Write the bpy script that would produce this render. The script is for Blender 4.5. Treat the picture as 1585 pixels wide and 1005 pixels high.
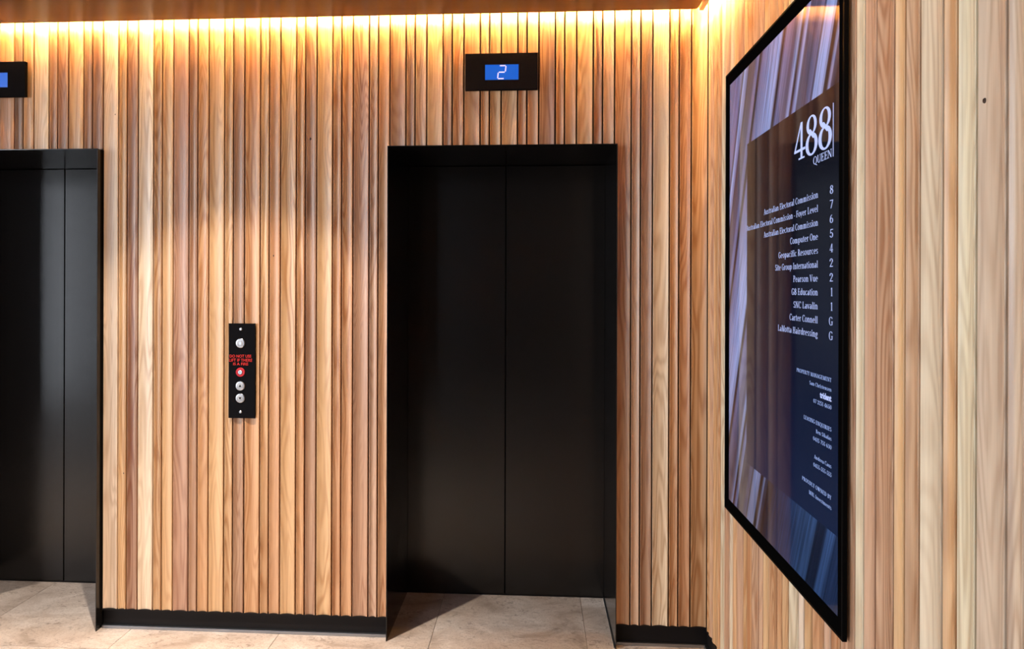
import bpy, bmesh, math, random
from mathutils import Vector, Matrix

random.seed(7)
for o in list(bpy.data.objects):
    bpy.data.objects.remove(o)
SC = bpy.context.scene
COL = SC.collection

# ------------------------------------------------------------------ camera
# world: back wall timber face is Y = 0, right wall timber face is X = 0, floor Z = 0
F, PX, PY = 1035.4, 767.65, 447.7          # focal length and principal point in pixels of the 1585 x 1005 frame
YAW, ROLL = -0.0576, 0.0030
CAM = Vector((-0.7179, -2.8508, 1.5026))
_c, _s = math.cos(YAW), math.sin(YAW)
_R, _U, _Fw = Vector((_c, -_s, 0)), Vector((0, 0, 1)), Vector((_s, _c, 0))
_cr, _sr = math.cos(ROLL), math.sin(ROLL)
cam_right = _R * _cr + _U * _sr
cam_up = -_R * _sr + _U * _cr
cd = bpy.data.cameras.new('camera')
cam = bpy.data.objects.new('camera', cd)
COL.objects.link(cam)
m = Matrix.Identity(4)
for i in range(3):
    m[i][0], m[i][1], m[i][2], m[i][3] = cam_right[i], cam_up[i], -_Fw[i], CAM[i]
cam.matrix_world = m
cd.sensor_fit = 'HORIZONTAL'
cd.sensor_width = 36.0
cd.lens = F / 1585 * 36
cd.shift_x = (792.5 - PX) / 1585
cd.shift_y = (PY - 502.5) / 1585
cd.clip_start = 0.02
SC.camera = cam


def at(x, y, axis, val):
    """photo pixel -> point on the plane world[axis] = val"""
    a, b = x - PX, y - PY
    u, v = _cr * a + _sr * b, -_sr * a + _cr * b
    d = _R * (u / F) + _Fw + _U * (-v / F)
    t = (val - CAM[axis]) / d[axis]
    return CAM + d * t


# ------------------------------------------------------------------ world, daylight, exposure
SC.view_settings.view_transform = 'Standard'
SC.view_settings.look = 'None'
SC.view_settings.gamma = 1.0
SC.view_settings.use_curve_mapping = False
SC.view_settings.exposure = 0.12

world = bpy.data.worlds.new('sky')
SC.world = world
world.use_nodes = True
bg = world.node_tree.nodes['Background']
bg.inputs[0].default_value = (0.62, 0.76, 1.0, 1)
bg.inputs[1].default_value = 2.0


def area_lamp(name, loc, rot, sx, sy, power, col):
    l = bpy.data.lights.new(name, 'AREA')
    l.shape = 'RECTANGLE'
    l.size, l.size_y = sx, sy
    l.energy = power
    l.color = col
    o = bpy.data.objects.new(name, l)
    o.location, o.rotation_euler = loc, rot
    COL.objects.link(o)
    return o


LWX, RWY = -6.5, -6.5                     # left (street) wall and rear wall of the lobby
# daylight standing in the shopfront openings of the street wall and the rear wall
area_lamp('daylight_street', (LWX - 0.12, -4.1, 2.04), (0, -math.pi / 2, 0), 3.8, 3.6, 310, (0.93, 0.96, 1.0))
area_lamp('daylight_rear', (-4.7, RWY - 0.12, 2.04), (math.pi / 2, 0, 0), 2.8, 3.8, 50, (0.93, 0.96, 1.0))

# ------------------------------------------------------------------ materials


def mat(name, col=(0.5, 0.5, 0.5), rough=0.5, metal=0.0, spec=0.5, emit=None, es=0.0, coat=0.0):
    M = bpy.data.materials.new(name)
    M.use_nodes = True
    b = M.node_tree.nodes['Principled BSDF']
    b.inputs['Base Color'].default_value = (*col, 1)
    b.inputs['Roughness'].default_value = rough
    b.inputs['Metallic'].default_value = metal
    b.inputs['Specular IOR Level'].default_value = spec
    b.inputs['Coat Weight'].default_value = coat
    if emit:
        b.inputs['Emission Color'].default_value = (*emit, 1)
        b.inputs['Emission Strength'].default_value = es
    return M


class NT:
    def __init__(s, M):
        s.t = M.node_tree
        s.b = s.t.nodes['Principled BSDF']

    def n(s, typ, **kw):
        nd = s.t.nodes.new(typ)
        for k, v in kw.items():
            setattr(nd, k, v)
        return nd

    def l(s, a, b):
        s.t.links.new(a, b)

    def math(s, op, a, b=None, c=None, clamp=False):
        nd = s.n('ShaderNodeMath', operation=op, use_clamp=clamp)
        for i, v in enumerate((a, b, c)):
            if v is None:
                continue
            if isinstance(v, (int, float)):
                nd.inputs[i].default_value = v
            else:
                s.l(v, nd.inputs[i])
        return nd.outputs[0]

    def vscale(s, vec, sc, off=None):
        nd = s.n('ShaderNodeVectorMath', operation='MULTIPLY')
        s.l(vec, nd.inputs[0])
        nd.inputs[1].default_value = sc
        if off is None:
            return nd.outputs[0]
        ad = s.n('ShaderNodeVectorMath', operation='ADD')
        s.l(nd.outputs[0], ad.inputs[0])
        s.l(off, ad.inputs[1])
        return ad.outputs[0]

    def noise(s, vec, scale, detail=2.0, rough=0.5, dist=0.0):
        nd = s.n('ShaderNodeTexNoise')
        s.l(vec, nd.inputs['Vector'])
        nd.inputs['Scale'].default_value = scale
        nd.inputs['Detail'].default_value = detail
        nd.inputs['Roughness'].default_value = rough
        nd.inputs['Distortion'].default_value = dist
        return nd.outputs['Fac']

    def mix(s, fac, a, b, blend='MIX'):
        nd = s.n('ShaderNodeMix', data_type='RGBA', blend_type=blend)
        for k, v in ((0, fac), (6, a), (7, b)):
            if isinstance(v, (int, float)):
                nd.inputs[k].default_value = v
            elif isinstance(v, tuple):
                nd.inputs[k].default_value = (*v, 1) if len(v) == 3 else v
            else:
                s.l(v, nd.inputs[k])
        return nd.outputs[2]

    def ramp(s, fac, stops, interp='LINEAR'):
        nd = s.n('ShaderNodeValToRGB')
        cr = nd.color_ramp
        cr.interpolation = interp
        while len(cr.elements) < len(stops):
            cr.elements.new(0.5)
        for e, (p, c) in zip(cr.elements, stops):
            e.position = p
            e.color = (*c, 1)
        s.l(fac, nd.inputs[0])
        return nd.outputs[0]

    def maprange(s, v, a, b, c=0.0, d=1.0, smooth=False):
        nd = s.n('ShaderNodeMapRange')
        if smooth:
            nd.interpolation_type = 'SMOOTHSTEP'
        s.l(v, nd.inputs[0])
        for i, x in enumerate((a, b, c, d)):
            nd.inputs[i + 1].default_value = x
        return nd.outputs[0]

    def bump(s, h, strength, dist=0.001):
        nd = s.n('ShaderNodeBump')
        nd.inputs['Strength'].default_value = strength
        nd.inputs['Distance'].default_value = dist
        s.l(h, nd.inputs['Height'])
        s.l(nd.outputs[0], s.b.inputs['Normal'])


def wood_material():
    M = mat('cedar', rough=0.42, spec=0.4, coat=0.45)
    M.node_tree.nodes['Principled BSDF'].inputs['Coat Roughness'].default_value = 0.30
    t = NT(M)
    tc = t.n('ShaderNodeTexCoord').outputs['Object']
    oi = t.n('ShaderNodeObjectInfo')
    rnd = oi.outputs['Random']
    cx = t.n('ShaderNodeCombineXYZ')
    t.l(t.math('MULTIPLY', rnd, 317.0), cx.inputs[0])
    t.l(t.math('MULTIPLY', rnd, 91.0), cx.inputs[1])
    t.l(t.math('MULTIPLY', rnd, 553.0), cx.inputs[2])
    off = cx.outputs[0]
    # growth rings: contour lines of a stretched noise give cathedral figure
    n1 = t.noise(t.vscale(tc, (15, 15, 1.25), off), 1.0, 1.2, 0.45, 0.25)
    ring = t.math('SINE', t.math('MULTIPLY', n1, t.maprange(rnd, 0, 1, 55.0, 115.0)))
    ring = t.maprange(ring, -1, 1, 0, 1)
    ring = t.math('POWER', ring, 1.6)
    amt = t.maprange(t.noise(t.vscale(tc, (6, 6, 0.5), off), 1.0, 1.0), 0.35, 0.60, 0.25, 1.0)
    ring = t.math('MULTIPLY', ring, amt)
    fib = t.noise(t.vscale(tc, (420, 420, 7), off), 1.0, 3.0, 0.6)
    fib = t.maprange(fib, 0.3, 0.7)
    fib2 = t.noise(t.vscale(tc, (90, 90, 1.1), off), 1.0, 2.0, 0.5)
    fib2 = t.maprange(fib2, 0.3, 0.7)
    tone = t.maprange(t.noise(t.vscale(tc, (22, 22, 0.9), off), 1.0, 2.0, 0.55), 0.3, 0.7)
    base = oi.outputs['Color']
    dark = t.mix(1.0, base, (0.52, 0.40, 0.33), 'MULTIPLY')
    lite = t.mix(0.30, base, (0.80, 0.62, 0.44))
    f = t.math('ADD', t.math('MULTIPLY', ring, 0.50), t.math('MULTIPLY', fib, 0.20))
    f = t.math('ADD', f, t.math('MULTIPLY', fib2, 0.22))
    f = t.math('ADD', f, t.math('MULTIPLY', tone, 0.20), clamp=True)
    mid = t.mix(f, lite, dark)
    # sap / mineral streaks running along the grain
    st = t.maprange(t.noise(t.vscale(tc, (34, 34, 0.35), off), 1.0, 1.0), 0.60, 0.74, 0, 0.55, True)
    col = t.mix(st, mid, t.mix(1.0, base, (0.50, 0.38, 0.32), 'MULTIPLY'))
    t.l(col, t.b.inputs['Base Color'])
    t.l(t.maprange(fib, 0, 1, 0.36, 0.5), t.b.inputs['Roughness'])
    t.bump(fib, 0.12, 0.0006)
    return M


def stone_material():
    M = mat('limestone', rough=0.4, spec=0.45)
    t = NT(M)
    tc = t.n('ShaderNodeTexCoord').outputs['Object']
    rnd = t.n('ShaderNodeObjectInfo').outputs['Random']
    cx = t.n('ShaderNodeCombineXYZ')
    t.l(t.math('MULTIPLY', rnd, 57.0), cx.inputs[0])
    t.l(t.math('MULTIPLY', rnd, 91.0), cx.inputs[1])
    off = cx.outputs[0]
    a = t.noise(t.vscale(tc, (4.0, 6.0, 3), off), 1.0, 6.0, 0.65, 0.8)
    col = t.ramp(a, [(0.32, (0.36, 0.29, 0.24)), (0.45, (0.50, 0.42, 0.365)), (0.58, (0.60, 0.525, 0.47)), (0.70, (0.68, 0.61, 0.56))])
    b = t.noise(t.vscale(tc, (20, 34, 16), off), 1.0, 7.0, 0.70, 1.5)
    v = t.maprange(b, 0.52, 0.64, 0, 0.80, True)
    v = t.math('MULTIPLY', v, t.maprange(t.noise(t.vscale(tc, (7, 7, 7), off), 1.0, 2.0), 0.42, 0.58, 0.20, 1.0))
    col = t.mix(v, col, (0.22, 0.175, 0.145))
    p = t.noise(t.vscale(tc, (140, 140, 140), off), 1.0, 3.0, 0.6)
    col = t.mix(t.maprange(p, 0.50, 0.68, 0, 0.50), col, (0.30, 0.24, 0.20))
    t.l(col, t.b.inputs['Base Color'])
    t.l(t.maprange(b, 0.3, 0.7, 0.32, 0.5), t.b.inputs['Roughness'])
    t.bump(p, 0.08, 0.001)
    return M


def ceiling_material():
    M = mat('ceiling_brown_gloss', (0.20, 0.105, 0.045), 0.24, spec=0.5)
    t = NT(M)
    tc = t.n('ShaderNodeTexCoord').outputs['Object']
    n = t.noise(tc, 2.0, 2.0)
    t.l(t.mix(n, (0.13, 0.050, 0.009), (0.18, 0.072, 0.013)), t.b.inputs['Base Color'])
    return M


def black_metal(name, lo, hi, rough, spec=0.5):
    M = mat(name, lo, rough, spec=spec)
    t = NT(M)
    tc = t.n('ShaderNodeTexCoord').outputs['Object']
    n = t.noise(t.vscale(tc, (2, 2, 2)), 1.0, 3.0)
    t.l(t.mix(n, lo, hi), t.b.inputs['Base Color'])
    f = t.noise(t.vscale(tc, (160, 160, 160)), 1.0, 2.0)
    t.l(t.maprange(f, 0.2, 0.8, rough - 0.04, rough + 0.05), t.b.inputs['Roughness'])
    return M


M_wood = wood_material()
M_stone = stone_material()
M_ceil = ceiling_material()
M_back = mat('dark_backing', (0.006, 0.004, 0.003), 0.9, spec=0.1)
M_frame = black_metal('lift_frame_black', (0.005, 0.0045, 0.0045), (0.009, 0.008, 0.0075), 0.16, 0.45)
M_door = black_metal('lift_door_black', (0.006, 0.005, 0.0045), (0.010, 0.008, 0.007), 0.20, 0.45)
M_kick = black_metal('kick_black', (0.008, 0.007, 0.007), (0.012, 0.010, 0.010), 0.45, 0.10)
M_void = mat('seam_black', (0.002, 0.002, 0.002), 0.9)
M_alu = mat('brushed_aluminium', (0.55, 0.57, 0.60), 0.35, metal=1.0)
M_trimsteel = mat('floor_trim_steel', (0.34, 0.36, 0.39), 0.32, metal=1.0)
M_steel = mat('button_steel', (0.50, 0.51, 0.53), 0.30, metal=1.0)
M_plate = black_metal('plate_black', (0.006, 0.006, 0.007), (0.006, 0.006, 0.007), 0.5, 0.0)
M_red = mat('red_ring', (0.42, 0.008, 0.015), 0.4, spec=0.3)
M_redtext = mat('red_lettering', (0.55, 0.03, 0.025), 0.6, spec=0.1)
M_ivory = mat('button_lens', (0.34, 0.35, 0.37), 0.35)
M_grout = mat('joint_grout', (0.22, 0.18, 0.15), 0.9)
M_plaster = mat('lobby_plaster', (0.065, 0.038, 0.022), 0.7)
M_knot = mat('knot_dark', (0.035, 0.016, 0.008), 0.6)
M_led = mat('led_warm', (0.9, 0.8, 0.6), 0.5, emit=(1.0, 0.54, 0.17), es=850.0)
M_led_side = mat('led_warm_bright', (0.9, 0.8, 0.6), 0.5, emit=(1.0, 0.56, 0.20), es=2400.0)
M_lamp = mat('downlight_lens', (0.9, 0.85, 0.75), 0.4, emit=(1.0, 0.78, 0.50), es=30.0)
M_blue = mat('lcd_blue', (0.0, 0.01, 0.05), 0.25, emit=(0.010, 0.105, 0.56), es=1.0)
M_digit = mat('lcd_segment', (0.2, 0.2, 0.3), 0.4, emit=(0.72, 0.62, 0.95), es=1.0)
M_text = mat('screen_text', (0.02, 0.02, 0.03), 0.4, emit=(0.46, 0.55, 0.95), es=1.0)
M_textdim = mat('screen_text_small', (0.02, 0.02, 0.03), 0.4, emit=(0.36, 0.50, 0.95), es=1.0)
M_bezel = mat('display_black', (0.003, 0.003, 0.003), 0.5, spec=0.02)

# ------------------------------------------------------------------ mesh helpers


def add_box(bm, x0, x1, y0, y1, z0, z1):
    vs = [bm.verts.new((x, y, z)) for x in (x0, x1) for y in (y0, y1) for z in (z0, z1)]
    for f in ((0, 1, 3, 2), (4, 6, 7, 5), (0, 4, 5, 1), (2, 3, 7, 6), (0, 2, 6, 4), (1, 5, 7, 3)):
        bm.faces.new([vs[i] for i in f])


def mesh_from(bm, name, M, smooth=None, bevel=0.0, seg=2):
    if bevel:
        bmesh.ops.bevel(bm, geom=list(bm.edges), offset=bevel, segments=seg, affect='EDGES', clamp_overlap=True)
    bmesh.ops.recalc_face_normals(bm, faces=bm.faces)
    me = bpy.data.meshes.new(name)
    bm.to_mesh(me)
    bm.free()
    if M:
        me.materials.append(M)
    if smooth is not None:
        for p in me.polygons:
            p.use_smooth = True
        me.set_sharp_from_angle(angle=math.radians(smooth))
    return me


def obj(name, me, parent=None, loc=(0, 0, 0), rot=(0, 0, 0)):
    o = bpy.data.objects.new(name, me)
    COL.objects.link(o)
    o.location, o.rotation_euler = loc, rot
    if parent:
        o.parent = parent
    return o


def box(name, x0, x1, y0, y1, z0, z1, M, parent=None, bevel=0.0, seg=2):
    """box given in world coordinates; its origin sits at its own bottom centre"""
    pl = parent_loc(parent)
    cx, cy = (x0 + x1) / 2, (y0 + y1) / 2
    bm = bmesh.new()
    add_box(bm, x0 - cx, x1 - cx, y0 - cy, y1 - cy, 0, z1 - z0)
    me = mesh_from(bm, name, M, 30 if bevel else None, bevel, seg)
    return obj(name, me, parent, (cx - pl[0], cy - pl[1], z0 - pl[2]))


def parent_loc(p):
    v = Vector((0, 0, 0))
    while p:
        v += p.location
        p = p.parent
    return v


def tag(o, label=None, cat=None, group=None, kind=None):
    for k, v in (('label', label), ('category', cat), ('group', group), ('kind', kind)):
        if v:
            o[k] = v
    return o


def thing(name, loc, label, cat, group=None, kind=None):
    o = bpy.data.objects.new(name, None)
    o.empty_display_size = 0.1
    COL.objects.link(o)
    o.location = loc
    return tag(o, label, cat, group, kind)


def lathe_mesh(name, prof, M, n=28, axis='Y', smooth=35):
    """prof: (radius, depth) pairs, turned about the given axis"""
    bm = bmesh.new()
    rings = []
    for r, d in prof:
        ring = []
        for k in range(n):
            a = 2 * math.pi * k / n
            p = (r * math.cos(a), d, r * math.sin(a)) if axis == 'Y' else (r * math.cos(a), r * math.sin(a), d)
            ring.append(bm.verts.new(p))
        rings.append(ring)
    for a, b in zip(rings, rings[1:]):
        for k in range(n):
            bm.faces.new((a[k], a[(k + 1) % n], b[(k + 1) % n], b[k]))
    bm.faces.new(rings[0])
    bm.faces.new(rings[-1])
    return mesh_from(bm, name, M, smooth)


# ------------------------------------------------------------------ measures
ZB = 0.086                                 # underside of the timber
ZTOP = 2.86
ZHI, YSOF = 4.2, -1.75                    # tall front part of the lobby, edge of the dropped soffit
ZS = 2.647                                 # underside of the soffit
SLOT = 0.082
W, WN, WM = 0.160, 0.0396, 0.0503          # batten repeat: narrow, medium, wide
J0 = -3.0321 - 14 * W
LIFT_W, LIFT_H, LIFT_Q, LIFT_P = 0.973, 2.1122, 0.4307, 0.032
LIFTS = [(-1.3457, -0.3727), (-2.6262 - LIFT_W, -2.6262)]
XEND, YEND = -5.26, -3.55                  # how far the battens run

# ------------------------------------------------------------------ structure: floor
floor = box('floor', LWX, 0.10, RWY, 0.52, -0.06, -0.004, M_grout)
tag(floor, 'beige limestone floor running up to the elevator doors', 'floor', kind='structure')
TX, TY, GAP = 0.665, 0.665, 0.0022
bm = bmesh.new()
add_box(bm, GAP / 2 - TX / 2, TX / 2 - GAP / 2, GAP / 2 - TY / 2, TY / 2 - GAP / 2, 0, 0.012)
tile_me = mesh_from(bm, 'floor_tile', M_stone)
fl = floor.location
for i in range(-1, 9):
    for j in range(0, 11):
        x1 = -0.492 - TX * i
        y1 = 0.50 - TY * j
        if i == -1:                        # cut tile along the right wall
            x1 = 0.07
            bm = bmesh.new()
            wd = 0.562
            add_box(bm, GAP / 2 - wd / 2, wd / 2 - GAP, GAP / 2 - TY / 2, TY / 2 - GAP / 2, 0, 0.012)
            me = mesh_from(bm, 'floor_tile', M_stone)
            obj('floor_tile', me, floor, (x1 - wd / 2 - fl[0], y1 - TY / 2 - fl[1], -0.012 - fl[2]))
        else:
            obj('floor_tile', tile_me, floor, (x1 - TX / 2 - fl[0], y1 - TY / 2 - fl[1], -0.012 - fl[2]))

# ------------------------------------------------------------------ structure: walls behind the battens
YB = 0.028                                 # back of the battens
bm = bmesh.new()
xs = [LWX, LIFTS[1][0] - 0.006, LIFTS[1][1] + 0.006, LIFTS[0][0] - 0.006, LIFTS[0][1] + 0.006, 0.16]
for a, b in ((0, 1), (2, 3), (4, 5)):
    add_box(bm, xs[a], xs[b], YB, 0.50, 0, 3.0)
for a, b in ((1, 2), (3, 4)):
    add_box(bm, xs[a], xs[b], YB, 0.50, LIFT_H + 0.006, 3.0)
add_box(bm, xs[0], xs[5], 0.50, 0.56, 0, 3.0)
wall_back = obj('wall_back', mesh_from(bm, 'wall_back', M_back))
tag(wall_back, 'elevator wall clad in upright timber battens of three widths', 'wall', kind='structure')

bm = bmesh.new()
add_box(bm, YB, 0.16, RWY, YSOF, 0, ZHI)
add_box(bm, YB, 0.16, YSOF, YB, 0, 3.0)
wall_right = obj('wall_right', mesh_from(bm, 'wall_right', M_back))
tag(wall_right, 'side wall clad in upright timber battens behind the directory screen', 'wall', kind='structure')

# ceiling: dropped soffit with a light slot along both timber walls, slab above it
bm = bmesh.new()
ch = 0.012
SR = 0.058
pts = [(LWX, YSOF), (-SR, YSOF), (-SR, -SLOT - ch), (-SR - ch * 0.3, -SLOT - ch * 0.3), (-SR - ch, -SLOT), (LWX, -SLOT)]
lo = [bm.verts.new((x, y, ZS)) for x, y in pts]
hi = [bm.verts.new((x, y, ZS + 0.035)) for x, y in pts]
bm.faces.new(lo)
bm.faces.new(hi)
for k in range(len(pts)):
    bm.faces.new((lo[k], lo[(k + 1) % len(pts)], hi[(k + 1) % len(pts)], hi[k]))
ceiling = obj('ceiling', mesh_from(bm, 'ceiling', M_ceil))
tag(ceiling, 'glossy brown dropped ceiling stopping short of the timber walls', 'ceiling', kind='structure')
slab = box('ceiling_slab', LWX, YB, YSOF, YB, ZTOP, ZTOP + 0.1, M_plaster)
upper = box('ceiling_tall', LWX, 0.16, RWY, YSOF, ZHI, ZHI + 0.1, M_plaster)
tag(upper, 'high ceiling over the front of the lobby', 'ceiling', kind='structure')
fascia = box('wall_fascia', LWX, 0.16, YSOF - 0.05, YSOF, ZS + 0.036, ZHI, M_plaster)
tag(fascia, 'bulkhead above the edge of the dropped ceiling', 'wall', kind='structure')
tag(slab, 'plain slab hidden above the brown dropped ceiling', 'ceiling', kind='structure')

# street wall and rear wall with shopfront glazing (behind the camera)


def glass_material():
    M = bpy.data.materials.new('shopfront_glass')
    M.use_nodes = True
    t = M.node_tree
    for n in list(t.nodes):
        if n.type != 'OUTPUT_MATERIAL':
            t.nodes.remove(n)
    out = [n for n in t.nodes if n.type == 'OUTPUT_MATERIAL'][0]
    tr, gl, mx, fr = (t.nodes.new(k) for k in ('ShaderNodeBsdfTransparent', 'ShaderNodeBsdfGlossy', 'ShaderNodeMixShader', 'ShaderNodeFresnel'))
    gl.inputs['Roughness'].default_value = 0.02
    fr.inputs[0].default_value = 1.25
    t.links.new(fr.outputs[0], mx.inputs[0])
    t.links.new(tr.outputs[0], mx.inputs[1])
    t.links.new(gl.outputs[0], mx.inputs[2])
    t.links.new(mx.outputs[0], out.inputs[0])
    return M


M_glass = glass_material()


def shopfront(name, along, fixed, a0, a1, z0, z1, n, label):
    """window wall: along 'Y' at X = fixed, or along 'X' at Y = fixed"""
    def b(nm, p0, p1, d0, d1, q0, q1, M, par):
        if along == 'Y':
            return box(nm, fixed + d0, fixed + d1, p0, p1, q0, q1, M, par)
        return box(nm, p0, p1, fixed + d0, fixed + d1, q0, q1, M, par)
    root = thing(name, (fixed, (a0 + a1) / 2, z0) if along == 'Y' else ((a0 + a1) / 2, fixed, z0), label, 'window', kind='structure')
    b('window_frame', a0, a1, -0.03, 0.03, z0, z0 + 0.06, M_kick, root)
    b('window_frame', a0, a1, -0.03, 0.03, z1 - 0.06, z1, M_kick, root)
    st = (a1 - a0) / n
    for k in range(n + 1):
        p = a0 + st * k
        b('mullion', max(a0, p - 0.025), min(a1, p + 0.025), -0.03, 0.03, z0 + 0.06, z1 - 0.06, M_kick, root)
    for k in range(n):
        b('pane', a0 + st * k + 0.025, a0 + st * (k + 1) - 0.025, -0.004, 0.004, z0 + 0.06, z1 - 0.06, M_glass, root)


bm = bmesh.new()
add_box(bm, LWX - 0.06, LWX, -2.2, 0.5, 0, ZHI)
add_box(bm, LWX - 0.06, LWX, RWY, -6.0, 0, ZHI)
add_box(bm, LWX - 0.06, LWX, -6.0, -2.2, 4.0, ZHI)
add_box(bm, LWX - 0.06, LWX, -6.0, -2.2, 0, 0.08)
wl = obj('wall_left', mesh_from(bm, 'wall_left', M_plaster))
tag(wl, 'brown lobby wall with shopfront glazing facing the street', 'wall', kind='structure')
bm = bmesh.new()
add_box(bm, -3.2, 0.16, RWY - 0.06, RWY, 0, ZHI)
add_box(bm, LWX, -6.2, RWY - 0.06, RWY, 0, ZHI)
add_box(bm, -6.2, -3.2, RWY - 0.06, RWY, 4.0, ZHI)
add_box(bm, -6.2, -3.2, RWY - 0.06, RWY, 0, 0.08)
wr = obj('wall_rear', mesh_from(bm, 'wall_rear', M_plaster))
tag(wr, 'brown lobby wall behind the viewer with glazing at one end', 'wall', kind='structure')
shopfront('window_1', 'Y', LWX - 0.03, -6.0, -2.2, 0.08, 4.0, 3, 'black framed shopfront glazing in the street wall')
shopfront('window_2', 'X', RWY - 0.03, -6.2, -3.2, 0.08, 4.0, 2, 'black framed shopfront glazing in the rear wall')

# ------------------------------------------------------------------ timber battens
PAL = {'P': (0.85, 0.68, 0.49), 'H': (0.68, 0.40, 0.165), 'O': (0.56, 0.255, 0.080), 'B': (0.34, 0.145, 0.060),
       'S': (0.58, 0.345, 0.200), 'D': (0.25, 0.115, 0.050), 'G': (0.62, 0.49, 0.36), 'Q': (0.60, 0.325, 0.120), 'R': (0.43, 0.195, 0.100)}


def profile(w, x0=None, x1=None, seg=9):
    """scalloped face of a batten between local x0 and x1: raised arrises, hollow between"""
    h = w / 2 - 0.0030
    sag = 0.0048 + 0.045 * w
    lip = 0.0022
    pts = [(-h, 0.0012), (-h + 0.0008, 0.0), (-h + lip, 0.0)]
    a, b = -h + lip, h - lip
    for k in range(1, seg):
        u = k / seg
        pts.append((a + (b - a) * u, sag * (1 - (2 * u - 1) ** 2)))
    pts += [(h - lip, 0.0), (h - 0.0008, 0.0), (h, 0.0012)]
    lo = -h if x0 is None else max(x0, -h)
    hi = h if x1 is None else min(x1, h)
    out = []
    def yy(x):
        for p, q in zip(pts, pts[1:]):
            if p[0] <= x <= q[0]:
                return p[1] + (q[1] - p[1]) * (x - p[0]) / max(1e-9, q[0] - p[0])
        return pts[-1][1]
    out.append((lo, yy(lo)))
    out += [p for p in pts if lo + 1e-5 < p[0] < hi - 1e-5]
    out.append((hi, yy(hi)))
    return out


def add_batten(bm, w, z0, z1, x0=None, x1=None):
    pr = profile(w, x0, x1)
    loop = pr + [(pr[-1][0], YB), (pr[0][0], YB)]
    a = [bm.verts.new((x, y, z0)) for x, y in loop]
    b = [bm.verts.new((x, y, z1)) for x, y in loop]
    n = len(loop)
    for k in range(n):
        bm.faces.new((a[k], a[(k + 1) % n], b[(k + 1) % n], b[k]))
    bm.faces.new(a)
    bm.faces.new(b)


_cache = {}


def batten_mesh(w, z0, z1, x0=None, x1=None, notch=None):
    key = (round(w, 4), z0, z1, x0, x1, notch)
    if key not in _cache:
        bm = bmesh.new()
        if notch:                          # (z of the notch, x0, x1 of what is left below it)
            add_batten(bm, w, z0, notch[0], notch[1], notch[2])
            add_batten(bm, w, notch[0], z1)
        else:
            add_batten(bm, w, z0, z1, x0, x1)
        _cache[key] = mesh_from(bm, 'batten', M_wood, 24)
    return _cache[key]


def widths():
    return (WN, WM, W - WN - WM)


def jitter(c, k=0.07):
    g = 1 + random.uniform(-k, k)
    return (c[0] * g, c[1] * g * (1 + random.uniform(-0.04, 0.04)), c[2] * g * (1 + random.uniform(-0.06, 0.06)), 1)


# tones of the back wall battens read off the photograph, narrow / medium / wide, starting 3.06 m from the corner
TONES = ['DHP', 'BBH', 'BBP', 'HBP', 'QHR', 'BOH', 'HBO', 'HOQ', 'OBH', 'OOR', 'SOB', 'BSH', 'BOO', 'OQQ', 'OOB', 'OOH', 'BSO', 'SBP', 'OOQ']
LEFT_TONES = ['OHS', 'BQP', 'HOB', 'OBH', 'SQO', 'BHQ', 'ORP']
x = J0
idx = 0
back_battens = []
while x < -0.01:
    cyc, k = divmod(idx, 3)
    w = widths()[k]
    cy = cyc - 14
    tone = TONES[cy][k] if 0 <= cy < len(TONES) else LEFT_TONES[cyc % len(LEFT_TONES)][k]
    if cy == -1 and k == 2:
        tone = 'O'
    c = x + w / 2
    x += w
    idx += 1
    if c < XEND:
        continue
    a, b = c - w / 2, c + w / 2
    me = None
    for L0, L1 in LIFTS:
        e0, e1 = L0 - 0.004, L1 + 0.004
        if a >= e0 and b <= e1:
            me = batten_mesh(w, LIFT_H + 0.004, ZTOP)
        elif a < e0 < b:
            me = batten_mesh(w, ZB, ZTOP, notch=(LIFT_H + 0.004, -1, e0 - c)) if e0 - a > 0.006 else batten_mesh(w, LIFT_H + 0.004, ZTOP)
        elif a < e1 < b:
            me = batten_mesh(w, ZB, ZTOP, notch=(LIFT_H + 0.004, e1 - c, 1)) if b - e1 > 0.006 else batten_mesh(w, LIFT_H + 0.004, ZTOP)
    if me is None:
        me = batten_mesh(w, ZB, ZTOP)
    o = obj('batten', me, wall_back, (c, 0, 0))
    o.color = jitter(PAL[tone])
    back_battens.append(o)
x_last = x

# right wall: same repeat, running towards the viewer from the corner
K0 = -1.3081
SIDE = {0: 'PSS', 1: 'HSP', 2: 'HPG', 3: 'GGH', 4: 'SOH', 5: 'PHS', 6: 'OSH', 7: 'HGP', 8: 'SQH', 9: 'OPS', 10: 'HSQ',
        -1: 'SOS', -2: 'PHO', -3: 'OQP', -4: 'SHQ', -5: 'HOS', -6: 'PHS', -7: 'OPS', -8: 'HSH'}
right_battens = []
for cyc in range(-8, 15):
    y = K0 - W * cyc
    for k, w in enumerate(widths()):
        y1, y0 = y, y - w
        y = y0
        if y0 > -0.012 or y1 < YEND:
            continue
        c = (y0 + y1) / 2
        h = w / 2
        # local +x of the batten runs towards -Y after turning by -90 degrees
        me = batten_mesh(w, ZB, ZTOP) if y1 < -0.004 else batten_mesh(w, ZB, ZTOP, c + 0.004, None)
        o = obj('batten', me, wall_right, (0, c, 0), (0, 0, -math.pi / 2))
        o.color = jitter([min(0.86, v * 1.12) for v in PAL[SIDE.get(cyc, 'HSO')[k]]], 0.05)
        right_battens.append(o)

# knots sitting in single battens


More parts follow.
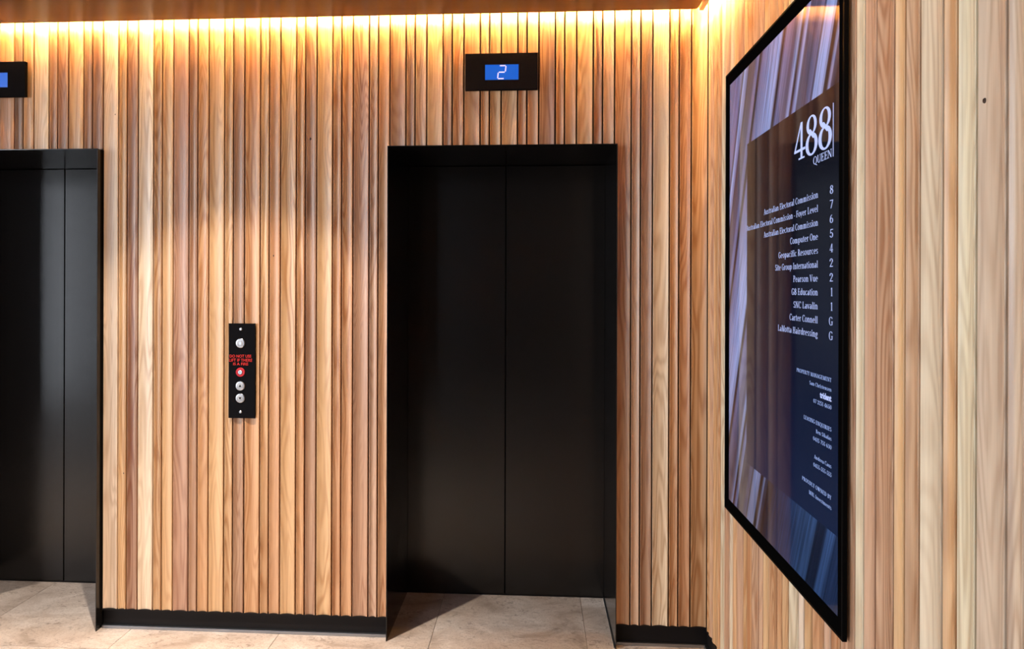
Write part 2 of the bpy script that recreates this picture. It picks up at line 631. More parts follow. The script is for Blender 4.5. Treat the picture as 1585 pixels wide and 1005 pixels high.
def knot(px, py, side, r):
    p = at(px, py, 1, 0.004) if side == 'back' else at(px, py, 0, 0.004)
    best = min(back_battens if side == 'back' else right_battens, key=lambda o: abs(o.location.x - p.x) if side == 'back' else abs(o.location.y - p.y))
    lx = p.x - best.location.x if side == 'back' else -(p.y - best.location.y)
    w = max(v.co.x for v in best.data.vertices) * 2 + 0.0060
    prf = profile(w)
    d = min(prf, key=lambda q: abs(q[0] - lx))[1]
    n = 16
    bm = bmesh.new()
    rim = [bm.verts.new((lx + r * 0.75 * math.cos(2 * math.pi * i / n), d + 0.0012, p.z + r * 1.25 * math.sin(2 * math.pi * i / n))) for i in range(n)]
    mid = [bm.verts.new((lx + r * 0.45 * math.cos(2 * math.pi * i / n), d - 0.0012, p.z + r * 0.8 * math.sin(2 * math.pi * i / n))) for i in range(n)]
    for i in range(n):
        bm.faces.new((rim[i], rim[(i + 1) % n], mid[(i + 1) % n], mid[i]))
    bm.faces.new(mid)
    obj('knot', mesh_from(bm, 'knot', M_knot, 60), best)


knot(480, 215, 'back', 0.006)
knot(178, 177, 'back', 0.003)
knot(423, 396, 'back', 0.004)
knot(191, 733, 'back', 0.0035)
knot(1524, 156, 'right', 0.004)

# black kick boards and the steel floor trim
segs = [(LWX, LIFTS[1][0] - 0.004), (LIFTS[1][1] + 0.004, LIFTS[0][0] - 0.004), (LIFTS[0][1] + 0.004, YB)]
names = ['baseboard_left', 'baseboard_back', 'baseboard_corner']
labs = ['black recessed kick board at the far left beyond the left elevator', 'black recessed kick board between the two elevators', 'short black kick board between the right elevator and the corner']
for (a, b), nm, lb in zip(segs, names, labs):
    bm = bmesh.new()
    add_box(bm, a, b, 0.0135, YB + 0.002, 0, ZB - 0.004)
    bb = obj(nm, mesh_from(bm, nm, M_kick))
    tag(bb, lb, 'baseboard', kind='structure')
    bm = bmesh.new()
    add_box(bm, a, b - (0.012 if nm == 'baseboard_corner' else 0), 0.0005, 0.0135, ZB - 0.0075, ZB)
    obj('capping', mesh_from(bm, 'capping', M_kick), bb)
    bm = bmesh.new()
    add_box(bm, a, b - (0.012 if nm == 'baseboard_corner' else 0), -0.003, 0.0135, 0.0, 0.013)
    st = obj('floor_trim', mesh_from(bm, 'floor_trim', M_trimsteel, 30, 0.0015), bb)
bm = bmesh.new()
add_box(bm, 0.0135, YB + 0.002, RWY, 0.0135, 0, ZB - 0.004)
bb = obj('baseboard_right', mesh_from(bm, 'baseboard_right', M_kick))
tag(bb, 'black recessed kick board under the side wall battens', 'baseboard', kind='structure')
bm = bmesh.new()
add_box(bm, 0.0005, 0.0135, RWY, 0.0, ZB - 0.0075, ZB)
obj('capping', mesh_from(bm, 'capping', M_kick), bb)
bm = bmesh.new()
add_box(bm, -0.003, 0.0135, RWY, 0.0, 0.0, 0.013)
obj('floor_trim', mesh_from(bm, 'floor_trim', M_trimsteel, 30, 0.0015), bb)

# ------------------------------------------------------------------ light slot: LED tape in its channels


def led_strip(name, p0, p1, axis, label, M_tape):
    """channel lying on the soffit edge, tape tilted down at the wall"""
    mid = ((p0[0] + p1[0]) / 2, (p0[1] + p1[1]) / 2, p0[2])
    root = thing(name, mid, label, 'light strip', 'warm light strips hidden above the ceiling edge')
    L = (p1[0] - p0[0]) if axis == 'X' else (p1[1] - p0[1])
    for nm, quad, M in (('channel', [(-0.013, 0.0), (0.004, 0.0), (0.004, 0.003), (-0.010, 0.003), (-0.010, 0.019), (-0.013, 0.019)], M_alu),
                        ('light_tape', [(0.0055, 0.005), (-0.0035, 0.0145), (-0.005, 0.013), (0.004, 0.0035)], M_tape)):
        bm = bmesh.new()
        ends = []
        for e in (-L / 2, L / 2):
            if axis == 'X':
                ends.append([bm.verts.new((e, d, z)) for d, z in quad])
            else:
                ends.append([bm.verts.new((d, e, z)) for d, z in quad])
        n = len(quad)
        for k in range(n):
            bm.faces.new((ends[0][k], ends[0][(k + 1) % n], ends[1][(k + 1) % n], ends[1][k]))
        bm.faces.new(ends[0])
        bm.faces.new(ends[1])
        obj(nm, mesh_from(bm, nm, M), root)
    return root


led_strip('led_strip', (-6.3, -SLOT + 0.012, ZS + 0.035), (-0.075, -SLOT + 0.012, ZS + 0.035), 'X', 'warm light strip tucked above the ceiling edge over the elevator wall', M_led)
led_strip('led_strip', (-0.033, YSOF + 0.02, ZS + 0.003), (-0.033, -0.060, ZS + 0.003), 'Y', 'warm light strip hung in the ceiling slot along the directory screen wall', M_led_side)

# recessed downlights, 0.80 m off the elevator wall, midway between the lifts


def downlight(x, y, label):
    root = thing('ceiling_downlight', (x, y, ZS), label, 'downlight', 'recessed ceiling downlights')
    obj('trim_ring', lathe_mesh('trim_ring', [(0.034, 0.0), (0.036, -0.004), (0.047, -0.004), (0.049, 0.0)], M_kick, axis='Z'), root)
    obj('lens', lathe_mesh('lens', [(0.033, -0.001), (0.033, -0.0045), (0.030, -0.0055)], M_lamp, axis='Z'), root)
    # narrow hot core and a wider spill, as a reflector lamp throws
    for nm, en, size, blend in (('downlight_core', 340, 66, 1.0), ('downlight_spill', 120, 96, 0.35)):
        l = bpy.data.lights.new(nm, 'SPOT')
        l.energy = en
        l.color = (1.0, 0.86, 0.72)
        l.spot_size = math.radians(size)
        l.spot_blend = blend
        l.shadow_soft_size = 0.02
        o = bpy.data.objects.new(nm, l)
        COL.objects.link(o)
        o.parent = root
        o.location = (0, 0, -0.012)
    return root


downlight(-1.976, -0.798, 'recessed ceiling downlight midway between the two elevators')
downlight(-1.976 - 2.2535, -0.798, 'recessed ceiling downlight beyond the left elevator')

# ------------------------------------------------------------------ lifts


def lift(n, L0, L1, label):
    cxm = (L0 + L1) / 2
    root = thing('door_%d' % n, (cxm, -LIFT_P, 0), label, 'elevator', kind='structure')
    T = 0.0035
    y0, y1 = -LIFT_P, LIFT_Q
    box('jamb', L0, L0 + T, y0, y1 + 0.03, 0, LIFT_H, M_frame, root)
    box('jamb', L1 - T, L1, y0, y1 + 0.03, 0, LIFT_H, M_frame, root)
    box('header', L0 + T, L1 - T, y0, y1 + 0.03, LIFT_H - T, LIFT_H, M_frame, root)
    g = 0.0035
    for a, b in ((L0 + T + 0.001, cxm - g), (cxm + g, L1 - T - 0.001)):
        box('door_panel', a, b, y1, y1 + 0.03, 0.006, LIFT_H - T - 0.003, M_door, root)
    box('seam_strip', cxm - g, cxm + g, y1 + 0.012, y1 + 0.03, 0.004, LIFT_H - T - 0.003, M_void, root)
    box('jamb_glint', L1 - T - 0.005, L1 - T, y0 + 0.004, y1 - 0.003, 0.0, 0.0025, M_alu, root)  # added bright strip, stands in for the reflected light along the jamb foot
    box('sill', L0 + T, L1 - T, y1 - 0.002, y1 + 0.03, 0.0, 0.004, M_kick, root)
    return root


lift(1, *LIFTS[0], 'black elevator doorway with two closed door panels beside the directory screen')
lift(2, *LIFTS[1], 'black elevator doorway at the far left, cut off by the picture edge')

# ------------------------------------------------------------------ flat lettering


def text_mesh(s, bold=0.0):
    cu = bpy.data.curves.new('t', 'FONT')
    cu.body = s
    cu.size = 1.0
    cu.offset = bold
    cu.resolution_u = 3
    o = bpy.data.objects.new('t', cu)
    COL.objects.link(o)
    dg = bpy.context.evaluated_depsgraph_get()
    me = bpy.data.meshes.new_from_object(o.evaluated_get(dg))
    vs = [tuple(v.co) for v in me.vertices]
    fs = [tuple(p.vertices) for p in me.polygons]
    bpy.data.objects.remove(o)
    bpy.data.meshes.remove(me)
    bpy.data.curves.remove(cu)
    return vs, fs


def flat_mesh(name, vs, fs, M):
    me = bpy.data.meshes.new(name)
    me.from_pydata(vs, [], fs)
    me.materials.append(M)
    return me


# ------------------------------------------------------------------ floor indicators above the lifts
IZ0, IZ1 = 2.3495, 2.505


def indicator(cxm, label, digit):
    yf = -0.014
    root = thing('floor_indicator', (cxm, 0.0, IZ0), label, 'indicator', 'floor indicators above the elevators')
    # plate with an opening for the display
    wd, x0, x1, z0, z1 = 0.1545, -0.0695, 0.0725, 0.0425, 0.108
    H = IZ1 - IZ0
    bm = bmesh.new()
    for a, b, c, d in ((-wd, x0, 0, H), (x1, wd, 0, H), (x0, x1, 0, z0), (x0, x1, z1, H)):
        add_box(bm, a, b, yf, 0.0, c, d)
    bmesh.ops.remove_doubles(bm, verts=bm.verts, dist=1e-5)
    obj('faceplate', mesh_from(bm, 'faceplate', M_plate), root)
    scr = box('lcd_screen', cxm + x0, cxm + x1, yf + 0.003, -0.001, IZ0 + z0, IZ0 + z1, M_blue, root)
    scr['label'] = 'blue lit display window'
    if digit:                              # seven segment figure 2
        gw, gh, tk, sh = 0.030, 0.055, 0.0052, 0.10
        gx, gz = 0.0015, (z0 + z1) / 2 + 0.0005
        vs, fs = [], []
        def seg(ax, az, bx, bz):
            horiz = abs(az - bz) < 1e-6
            q = [(ax, az - tk / 2), (bx, bz - tk / 2), (bx, bz + tk / 2), (ax, az + tk / 2)] if horiz else [(ax - tk / 2, az), (ax + tk / 2, az), (bx + tk / 2, bz), (bx - tk / 2, bz)]
            i = len(vs)
            for px_, pz_ in q:
                vs.append((gx + px_ + sh * pz_, yf + 0.0024, gz + pz_))
            fs.append((i, i + 1, i + 2, i + 3))
        hw, hh, e = gw / 2, gh / 2, 0.004
        seg(-hw + e, hh, hw - e * .5, hh)
        seg(hw, e * .6, hw, hh - e * .4)
        seg(-hw + e * .6, 0, hw - e * .6, 0)
        seg(-hw, -hh + e * .4, -hw, -e * .6)
        seg(-hw + e * .5, -hh, hw - e, -hh)
        d = obj('digit', flat_mesh('digit', vs, fs, M_digit), root)
        d['label'] = 'pale lit figure 2'
    return root


indicator(-0.861, 'black floor indicator showing a figure 2 above the right elevator', True)
indicator(-2.972 - 0.1545, 'black floor indicator with blue window cut off at the left picture edge', False)

# ------------------------------------------------------------------ call button panel
bx0, bx1, bz0, bz1 = -2.0485, -1.9305, 0.937, 1.3495
bcx = (bx0 + bx1) / 2
BP = thing('call_button_panel', (bcx, 0.0, bz0), 'slim black elevator call panel with steel buttons and a red ring', 'call panel')
plate = box('faceplate', bx0, bx1, -0.007, -0.0002, bz0, bz1, M_plate, BP, 0.0006, 1)
YP = -0.007


def bpt(py):
    return at(372, py, 1, YP).z - bz0


bcx2 = at(372.3, 575, 1, YP).x - bcx
screw_me = lathe_mesh('screw', [(0.0062, 0.0), (0.0062, -0.001), (0.0042, -0.0028), (0.0015, -0.003)], M_steel, 16)
for py in (509.7, 638):
    obj('screw', screw_me, BP, (bcx2, YP, bpt(py)))
ring_me = lathe_mesh('button', [(0.0200, 0.0), (0.0200, -0.003), (0.0178, -0.0045), (0.0150, -0.0045), (0.0145, -0.0028), (0.0138, -0.0028)], M_steel, 32)
lens_me = lathe_mesh('button_face', [(0.0136, -0.0028), (0.0132, -0.0042), (0.0110, -0.0050)], M_ivory, 28)


def tri(name, flip):
    s = -1 if flip else 1
    vs = [(-0.0062, -0.00515, -0.0042 * s), (0.0062, -0.00515, -0.0042 * s), (0, -0.00515, 0.0058 * s)]
    return flat_mesh(name, vs, [(0, 1, 2)], M_plate)


for py, icon in ((531.5, None), (597.5, 'up'), (616.5, 'down')):
    b = obj('button', ring_me, BP, (bcx2, YP, bpt(py)))
    obj('button_face', lens_me, b)
    if icon:
        obj('arrow', tri('arrow', icon == 'down'), b)
    else:
        vs = [(-0.004, -0.00515, -0.006), (0.004, -0.00515, -0.006), (0.004, -0.00515, 0.006), (-0.004, -0.00515, 0.006)]
        obj('arrow', flat_mesh('arrow', vs, [(0, 1, 2, 3)], M_steel), b)
ks = obj('key_switch', lathe_mesh('key_switch', [(0.0200, 0.0), (0.0200, -0.002), (0.0188, -0.003), (0.0100, -0.003), (0.0095, -0.002)], M_red, 32), BP, (bcx2, YP, bpt(576.3)))
ks['label'] = 'red ringed key switch'
obj('lock_cylinder', lathe_mesh('lock_cylinder', [(0.0092, -0.001), (0.0092, -0.005), (0.0080, -0.006)], M_steel, 24), ks)
vs = [(-0.0010, -0.0063, -0.005), (0.0010, -0.0063, -0.005), (0.0010, -0.0063, 0.005), (-0.0010, -0.0063, 0.005)]
obj('keyhole', flat_mesh('keyhole', vs, [(0, 1, 2, 3)], M_plate), ks)
for s, xa, xb, ya, yb in (('DO NOT USE', 355.6, 389.0, 549.4, 553.6), ('LIFT IF THERE', 354.8, 390.4, 555.6, 559.9), ('IS A FIRE', 361.0, 384.2, 561.6, 565.6)):
    vs, fs = text_mesh(s, 0.012)
    ax0, ax1 = min(v[0] for v in vs), max(v[0] for v in vs)
    az0, az1 = min(v[1] for v in vs), max(v[1] for v in vs)
    p0, p1 = at(xa, yb, 1, YP), at(xb, ya, 1, YP)
    out = [(p0.x - bcx + (v[0] - ax0) / (ax1 - ax0) * (p1.x - p0.x), YP - 0.0004, p0.z - bz0 + (v[1] - az0) / (az1 - az0) * (p1.z - p0.z)) for v in vs]
    obj('warning_text', flat_mesh('warning_text', out, fs, M_redtext), BP)

# ------------------------------------------------------------------ directory screen on the right wall
TVY0, TVY1, TVZ0, TVZ1 = -0.321, -1.2746, 0.6956, 2.2964
TVX = -0.0115
TB = Vector((0.0, (TVY0 + TVY1) / 2, TVZ0))
TV = thing('directory_screen', TB, 'tall black framed building directory screen hung on the timber side wall', 'screen')
HW = (TVY0 - TVY1) / 2
HT = TVZ1 - TVZ0
GX = TVX + 0.002                           # glass just behind the frame's front edge
BZ = 0.042
box('housing', GX + 0.002, -0.0002, TVY1 + 0.004, TVY0 - 0.004, TVZ0 + 0.004, TVZ1 - 0.004, M_bezel, TV)
for a, b, c, d in ((TVY1, TVY1 + 0.007, TVZ0, TVZ1), (TVY0 - 0.007, TVY0, TVZ0, TVZ1), (TVY1 + 0.007, TVY0 - 0.007, TVZ0, TVZ0 + 0.007), (TVY1 + 0.007, TVY0 - 0.007, TVZ1 - 0.007, TVZ1)):
    box('frame_rail', TVX, -0.0005, a, b, c, d, M_bezel, TV, 0.0008, 1)


def rectY(bm, x, y0, y1, z0, z1):
    vs = [bm.verts.new((x, y, z)) for y, z in ((y0, z0), (y0, z1), (y1, z1), (y1, z0))]
    bm.faces.new(vs)


SY0, SY1, SZ0, SZ1 = -0.370, -1.246, 0.741, 2.248        # lit picture area
M_gb = mat('glass_border', (0.002, 0.002, 0.002), 0.5, spec=0.0)
bm = bmesh.new()
for a, b, c, d in ((TVY0 - 0.007, SY0, TVZ0 + 0.007, TVZ1 - 0.007), (SY1, TVY1 + 0.007, TVZ0 + 0.007, TVZ1 - 0.007), (SY0, SY1, TVZ0 + 0.007, SZ0), (SY0, SY1, SZ1, TVZ1 - 0.007)):
    rectY(bm, GX - TB.x, a - TB.y, b - TB.y, c - TB.z, d - TB.z)
obj('glass_border', mesh_from(bm, 'glass_border', M_gb), TV)

CO = (1.03895, 0.01395, 1.0062, -0.0088)     # layout -> wall coordinates: Y = CO0*y + CO1, Z = CO2*z + CO3
M_pic = mat('directory_picture', (0.004, 0.004, 0.006), 0.05, spec=0.5)
t = NT(M_pic)
tc = t.n('ShaderNodeTexCoord').outputs['Object']
sp = t.n('ShaderNodeSeparateXYZ')
t.l(tc, sp.inputs[0])
# layout coordinates of the picture
Yw = t.math('DIVIDE', t.math('ADD', sp.outputs[1], TB.y - CO[1]), CO[0])
Zw = t.math('DIVIDE', t.math('ADD', sp.outputs[2], TB.z - CO[3]), CO[2])
cc = t.math('ADD', Yw, t.math('MULTIPLY', Zw, 0.4))
C0, C1 = -0.90, 0.52
lil, mid, dk, br = (0.13, 0.14, 0.30), (0.055, 0.06, 0.12), (0.006, 0.006, 0.012), (0.27, 0.34, 0.66)
blu, dbl = (0.055, 0.13, 0.36), (0.018, 0.045, 0.14)
bands = [(-0.90, dbl), (-0.835, dbl), (-0.822, blu), (-0.792, blu), (-0.780, (0.006, 0.018, 0.06)), (-0.735, (0.006, 0.018, 0.06)), (-0.728, (0.05, 0.12, 0.32)), (-0.60, (0.03, 0.07, 0.20)),
         (-0.50, dbl), (-0.40, dk), (-0.372, mid), (-0.366, br), (-0.352, dk), (-0.333, dk), (-0.326, br), (-0.272, br), (-0.264, dk), (-0.252, lil), (-0.225, mid), (-0.165, mid), (-0.158, br), (-0.140, lil),
         (-0.132, dk), (-0.122, dk), (-0.112, br), (-0.085, mid), (-0.012, lil), (0.006, dk), (0.018, dk), (0.030, br), (0.185, lil), (0.200, dk)]
stops = [((c - C0) / (C1 - C0), col) for c, col in bands]
u = t.math('DIVIDE', t.math('SUBTRACT', cc, C0), C1 - C0)
pic1 = t.ramp(u, stops)
bands2 = [(0.200, dk), (0.212, dk), (0.222, lil), (0.245, lil), (0.252, mid), (0.305, (0.06, 0.055, 0.09)), (0.315, dk), (0.325, lil), (0.362, br), (0.370, dk), (0.388, lil), (0.52, lil)]
pic2 = t.ramp(u, [((c - C0) / (C1 - C0), col) for c, col in bands2])
sel = t.math('GREATER_THAN', cc, 0.2)
pic = t.mix(sel, pic1, pic2)
# fine streaks inside the bands
vv = t.n('ShaderNodeCombineXYZ')
t.l(t.math('MULTIPLY', cc, 160.0), vv.inputs[0])
t.l(t.math('MULTIPLY', Zw, 3.0), vv.inputs[1])
st = t.maprange(t.noise(vv.outputs[0], 1.0, 3.0, 0.6), 0.3, 0.7, 0.45, 1.25)
pic = t.mix(1.0, pic, st, 'MULTIPLY')
pic = t.mix(1.0, pic, t.maprange(Zw, 0.85, 1.25, 0.42, 1.0), 'MULTIPLY')
# text panel laid over the picture
pm = t.math('MULTIPLY', t.math('LESS_THAN', Yw, -0.562), t.math('MULTIPLY', t.math('GREATER_THAN', Zw, 0.929), t.math('LESS_THAN', Zw, 1.986)))
panel = t.ramp(t.maprange(Zw, 0.93, 1.99), [(0.0, (0.0025, 0.010, 0.040)), (0.35, (0.001, 0.004, 0.018)), (0.7, (0.002, 0.003, 0.008)), (1.0, (0.002, 0.002, 0.004))])
fin = t.mix(pm, pic, panel)
t.l(fin, t.b.inputs['Emission Color'])
t.b.inputs['Emission Strength'].default_value = 1.0
bm = bmesh.new()
rectY(bm, GX - TB.x, SY0 - TB.y, SY1 - TB.y, SZ0 - TB.z, SZ1 - TB.z)
obj('screen_picture', mesh_from(bm, 'screen_picture', M_pic), TV)['label'] = 'lit screen picture of slanting pale blue streaks'

TXT = GX - 0.0005                          # lettering plane


def screen_pt(px, py):
    p = at(px, py, 0, TXT)
    return Vector((p.x, (p.y - CO[1]) / CO[0], (p.z - CO[3]) / CO[2]))


def put_text(s, yl, yr, zb, h, M, bold=0.0, name='directory_text', body=None):
    """text fitted between layout y yl (left) and yr (right), baseline zb, capital height h"""
    yl, yr, zb = CO[0] * yl + CO[1], CO[0] * yr + CO[1], CO[2] * zb + CO[3]
    vs, fs = body if body else text_mesh(s, bold)
    x0, x1 = min(v[0] for v in vs), max(v[0] for v in vs)
    cap = 0.70 if not body else 1.0
    out = [(TXT - TB.x, yl + (v[0] - x0) / (x1 - x0) * (yr - yl) - TB.y, zb + v[1] / cap * h - TB.z) for v in vs]
    return obj(name, flat_mesh(name, out, fs, M), TV)


# a condensed serif alphabet drawn from stems, hairlines and bowls (capital height 1)


class G:
    def __init__(s):
        s.v, s.f = [], []

    def poly(s, pts):
        i = len(s.v)
        s.v += [(x, y, 0) for x, y in pts]
        s.f.append(tuple(range(i, i + len(pts))))

    def R(s, cx, cy, rx, ry, a0=0, a1=360, th=0.125, tn=0.05, tilt=0.0):
        """bowl: thick at the sides, thin at top and bottom"""
        n = max(6, int(abs(a1 - a0) / 15))
        P = []
        for k in range(n + 1):
            a = math.radians(a0 + (a1 - a0) * k / n)
            P.append(((cx + rx * math.cos(a), cy + ry * math.sin(a)), (cx + max(0.0, rx - th) * math.cos(a - tilt), cy + max(0.0, ry - tn) * math.sin(a - tilt))))
        for (p, q), (r_, u_) in zip(P, P[1:]):
            s.poly([p, r_, u_, q])

    def V(s, x_, y0, y1, th=0.125):
        s.poly([(x_ - th / 2, y0), (x_ + th / 2, y0), (x_ + th / 2, y1), (x_ - th / 2, y1)])

    def S(s, x_, y_, hw=0.15):
        d = 0.045 if y_ < 0.3 else -0.045
        s.poly([(x_ - hw, y_), (x_ + hw, y_), (x_ + hw, y_ + d), (x_ - hw, y_ + d)])

    def L(s, x0, y0, x1, y1, th=0.05):
        """line with its thickness measured across x (or y when level)"""
        if abs(y1 - y0) < 1e-6:
            s.poly([(x0, y0 - th / 2), (x1, y0 - th / 2), (x1, y0 + th / 2), (x0, y0 + th / 2)])
        else:
            s.poly([(x0 - th / 2, y0), (x0 + th / 2, y0), (x1 + th / 2, y1), (x1 - th / 2, y1)])

    def shift(s, dx, o):
        i = len(s.v)
        s.v += [(x_ + dx, y_, 0) for x_, y_, _ in o.v]
        s.f += [tuple(k + i for k in f) for f in o.f]


X = 0.66
B = 0.14
GLYPHS = {
    'a': (0.60, 'R .25,.19,.23,.21;V .45,0,.48;R .28,.45,.235,.21,0,150'),
    'c': (0.58, 'R .32,.33,.30,.34,45,315'),
    'd': (0.70, 'R .30,.33,.28,.34;V .53,0,1;S .48,1,.12'),
    'e': (0.62, 'R .32,.33,.30,.34,0,312;L .08,.36,.6,.36'),
    'f': (0.42, 'V .2,0,.8;R .34,.8,.21,.2,40,180;L .02,.64,.42,.64;S .2,0'),
    'g': (0.58, 'R .28,.43,.24,.23;R .28,-.11,.27,.17;L .14,.22,.1,.05,.07;L .44,.6,.58,.6'),
    'h': (0.70, 'V .16,0,1;R .36,.42,.25,.25,0,180;V .545,0,.43;S .16,0;S .545,0;S .12,1,.1'),
    'i': (0.32, 'V .16,0,.66;R .16,.87,.09,.09,0,360,.09,.09;S .16,0;S .12,.66,.1'),
    'k': (0.64, 'V .16,0,1;L .2,.28,.52,.64,.06;L .32,.4,.56,0,.14;S .16,0;S .12,1,.1'),
    'l': (0.32, 'V .16,0,1;S .16,0;S .12,1,.1'),
    'm': (1.04, 'V .16,0,.66;R .33,.42,.235,.25,0,180;V .5,0,.43;R .67,.42,.235,.25,0,180;V .84,0,.43;S .16,0;S .5,0;S .84,0;S .12,.66,.1'),
    'n': (0.70, 'V .16,0,.66;R .36,.42,.25,.25,0,180;V .545,0,.43;S .16,0;S .545,0;S .12,.66,.1'),
    'o': (0.64, 'R .32,.33,.31,.35'),
    'p': (0.70, 'V .16,-.28,.66;R .40,.33,.28,.34;S .16,-.28;S .12,.66,.1'),
    'r': (0.48, 'V .16,0,.66;R .34,.43,.2,.24,40,170;S .16,0;S .12,.66,.1'),
    's': (0.50, 'R .25,.495,.20,.175,20,270,.11;R .25,.17,.215,.18,-160,90,.11'),
    't': (0.42, 'V .19,.1,.86;L .02,.64,.4,.64;R .32,.14,.2,.15,180,300'),
    'u': (0.70, 'V .16,.22,.66;R .35,.24,.257,.25,180,360;V .545,0,.66;S .12,.66,.1;S .5,.66,.1;S .59,0,.1'),
    'v': (0.58, 'L .08,.66,.3,0,.14;L .3,0,.52,.66,.05;S .08,.66,.12;S .52,.66,.1'),
    'y': (0.58, 'L .08,.66,.3,.02,.14;L .18,-.28,.52,.66,.055;S .08,.66,.12;S .52,.66,.1'),
    'A': (0.76, 'L .1,0,.36,1,.06;L .64,0,.36,1,.15;L .2,.33,.56,.33;S .1,0;S .64,0'),
    'B': (0.68, 'V .18,0,1;R .3,.75,.27,.25,-90,90;R .32,.27,.31,.27,-90,90;L .04,.975,.32,.975;L .04,.025,.34,.025;L .2,.51,.32,.51'),
    'C': (0.74, 'R .42,.5,.39,.52,42,318;V .68,.72,.98,.05'),
    'D': (0.80, 'V .18,0,1;R .3,.5,.45,.5,-90,90;L .04,.975,.32,.975;L .04,.025,.32,.025'),
    'E': (0.68, 'V .18,0,1;L .04,.025,.62,.025;L .04,.975,.6,.975;L .2,.51,.46,.51;V .47,.38,.64,.05;V .61,0,.25,.05;V .585,.77,1,.05'),
    'F': (0.62, 'V .18,0,1;L .04,.975,.6,.975;L .2,.51,.46,.51;V .47,.38,.64,.05;V .585,.77,1,.05;S .18,0'),
    'G': (0.80, 'R .42,.5,.39,.52,42,318;V .66,.04,.45;L .5,.45,.8,.45;V .66,.75,.98,.05'),
    'H': (0.86, 'V .18,0,1;V .66,0,1;L .2,.51,.66,.51;S .18,0;S .66,0;S .18,1;S .66,1'),
    'I': (0.38, 'V .19,0,1;S .19,0;S .19,1'),
    'L': (0.66, 'V .18,0,1;S .18,1;L .04,.025,.6,.025;V .6,0,.28,.05'),
    'M': (1.02, 'V .15,0,1,.055;L .5,0,.17,1,.15;L .5,0,.82,1,.06;V .84,0,1;S .15,0;S .84,0;S .12,1,.1;S .87,1,.1'),
    'N': (0.84, 'V .13,0,1,.06;L .7,0,.14,1,.16;V .7,0,1,.06;S .13,0;S .1,1,.12;S .7,1'),
    'O': (0.82, 'R .41,.5,.40,.52'),
    'P': (0.64, 'V .18,0,1;R .3,.735,.30,.265,-90,90;L .04,.975,.32,.975;L .2,.495,.32,.495;S .18,0'),
    'Q': (0.86, 'R .41,.5,.40,.52;L .84,-.22,.42,.03,.16'),
    'R': (0.74, 'V .18,0,1;R .3,.745,.29,.255,-90,90;L .04,.975,.32,.975;L .2,.515,.32,.515;S .18,0;L .66,0,.36,.52,.15;S .68,0,.1'),
    'S': (0.58, 'R .29,.75,.245,.255,15,270,.125;R .29,.265,.265,.27,-165,90,.125'),
    'T': (0.72, 'V .36,0,1;L .04,.975,.68,.975;V .065,.75,1,.05;V .655,.75,1,.05;S .36,0'),
    'U': (0.82, 'V .17,.3,1;V .67,.3,1,.06;S .17,1;S .67,1,.12;R .4,.31,.298,.33,180,360,.12'),
    'V': (0.74, 'L .37,0,.1,1,.15;L .37,0,.64,1,.06;S .1,1;S .64,1,.12'),
    'W': (1.06, 'L .34,0,.1,1,.15;L .34,0,.53,1,.06;L .74,0,.5,1,.15;L .74,0,.96,1,.06;S .1,1;S .5,1;S .96,1,.12'),
    'Y': (0.72, 'V .36,0,.45;L .36,.42,.1,1,.15;L .36,.42,.62,1,.06;S .36,0;S .1,1;S .62,1,.12'),
    '0': (0.62, 'R .31,.5,.28,.5'),
    '1': (0.46, 'V .25,0,1;S .25,0;L .08,.8,.2,.96,.07'),
    '2': (0.60, 'R .29,.72,.25,.28,-25,190;L .1,.03,.46,.62,.09;L .06,.045,.56,.045,.09'),
    '3': (0.58, 'R .27,.76,.22,.24,-90,165;R .27,.28,.26,.28,-165,90'),
    '4': (0.76, 'V .5,0,1;S .5,0,.19;L .05,.25,.48,1,.08;L .02,.255,.74,.255,.07'),
    '5': (0.58, 'L .13,.955,.52,.955,.09;L .12,.5,.15,.97,.06;R .27,.31,.26,.31,-165,130'),
    '6': (0.60, 'R .31,.3,.27,.3;R .46,.34,.42,.66,100,180'),
    '7': (0.58, 'L .06,.955,.56,.955,.09;L .22,0,.53,.95,.10'),
    '8': (0.74, 'R .36,.755,.285,.245,0,360,.14,.04,.18;R .36,.27,.335,.285,0,360,.16,.05,.22;L .52,.4,.23,.66,.15'),
    '-': (0.36, 'L .04,.3,.32,.3,.08'),
    ' ': (0.26, ''),
}


def glyph(c):
    g = G()
    w, spec = GLYPHS[c]
    for st_ in spec.split(';'):
        if st_:
            op, args = st_.split(' ')
            getattr(g, op)(*[float(a_) for a_ in args.split(',')])
    return g, w


def word(s, sp=0.08):
    g, x_ = G(), 0.0
    for c in s:
        a, w = glyph(c)
        g.shift(x_, a)
        x_ += w + sp
    return g.v, g.f


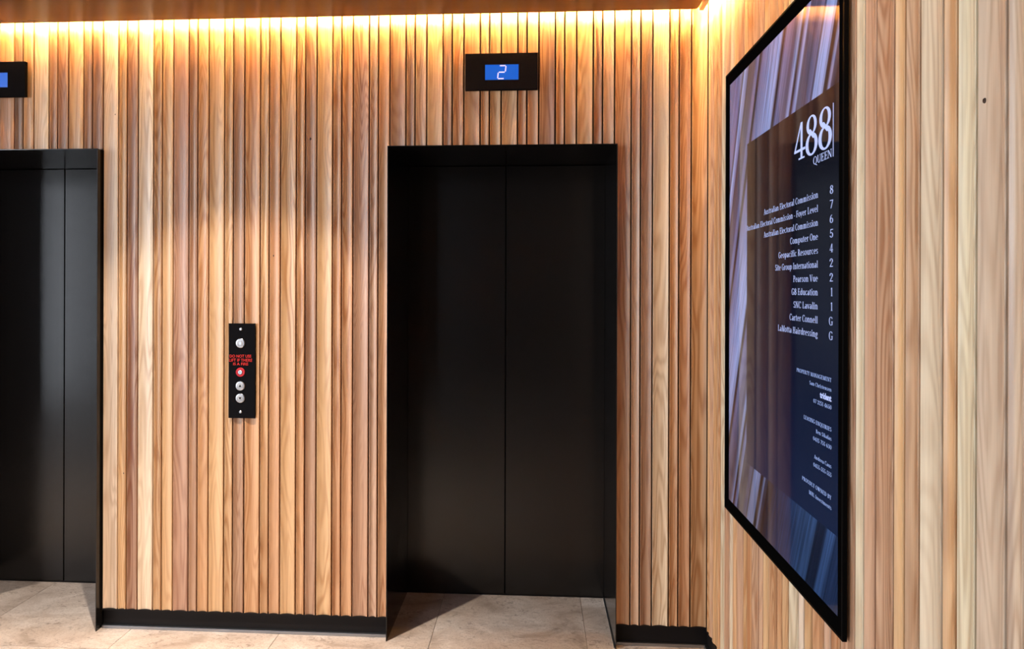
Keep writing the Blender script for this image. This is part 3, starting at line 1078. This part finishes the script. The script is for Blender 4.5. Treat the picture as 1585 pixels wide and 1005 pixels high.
put_text('4', -0.954, -1.026, 1.849, 0.098, M_text, body=word('4'), name='street_number')
put_text('8', -1.028, -1.100, 1.847, 0.102, M_text, body=word('8'), name='street_number')
put_text('8', -1.104, -1.178, 1.845, 0.103, M_text, body=word('8'), name='street_number')
put_text('QUEEN', -1.075, -1.178, 1.819, 0.0195, M_text, body=word('QUEEN', 0.02), name='street_name')
bm = bmesh.new()
rectY(bm, TXT - TB.x, CO[0] * -1.183 + CO[1] - TB.y, CO[0] * -1.1862 + CO[1] - TB.y, CO[2] * 1.818 + CO[3] - TB.z, CO[2] * 1.945 + CO[3] - TB.z)
obj('title_rule', mesh_from(bm, 'title_rule', M_text), TV)

rows = [('Australian Electoral Commission', 1182, '8'), ('Australian Electoral Commission - Foyer Level', 1155.5, '7'), ('Australian Electoral Commission', 1182, '6'),
        ('Computer One', 1223, '5'), ('Geopacific Resources', 1205, '4'), ('Site Group International', 1200, '2'), ('Pearson Vue', 1228, '2'),
        ('G8 Education', 1225.5, '1'), ('SNC Lavalin', 1228.5, '1'), ('Carter Connell', 1222.5, 'G'), ('LaMotta Hairdressing', 1204.5, 'G')]
for k, (s, xl, d) in enumerate(rows):
    zb = 1.7325 - 0.0348 * k
    yl = screen_pt(xl, 400).y
    put_text(s, yl, -1.103, zb, 0.0175, M_text, body=word(s), name='tenant_name')
    dw = {'G': 0.0195, '1': 0.009}.get(d, 0.0165)
    right = -1.185 if d != '1' else -1.183
    put_text(d, right + dw, right, zb - 0.001, 0.0200, M_text, body=word(d), name='floor_number')

small = [('PROPERTY MANAGEMENT', 1233, 592, 0.0098, 0), ('Sam Christensen', 1253, 606.7, 0.0095, 0), ('trident', 1269, 622, 0.0145, 2), ('07 3251 4650', 1259, 634.5, 0.0100, 0),
         ('LEASING ENQUIRIES', 1244, 668.6, 0.0098, 0), ('Ben Sikalas', 1263, 682.6, 0.0095, 0), ('0415 755 630', 1258.5, 696.5, 0.0100, 0),
         ('Andrea Caus', 1260, 725.5, 0.0095, 0), ('0455-555-555', 1259, 739.4, 0.0100, 0), ('PROUDLY OWNED BY', 1241.5, 774.5, 0.0098, 0), ('MHL Investments', 1252, 790, 0.0095, 0)]
for s, xl, yb, h, bold in small:
    pr = screen_pt(1286.7, yb)
    pl_ = screen_pt(xl, yb)
    put_text(s, pl_.y, pr.y, pr.z, h, M_text if bold else M_textdim, 0.02 * bold, body=None if bold else word(s), name='contact_text')
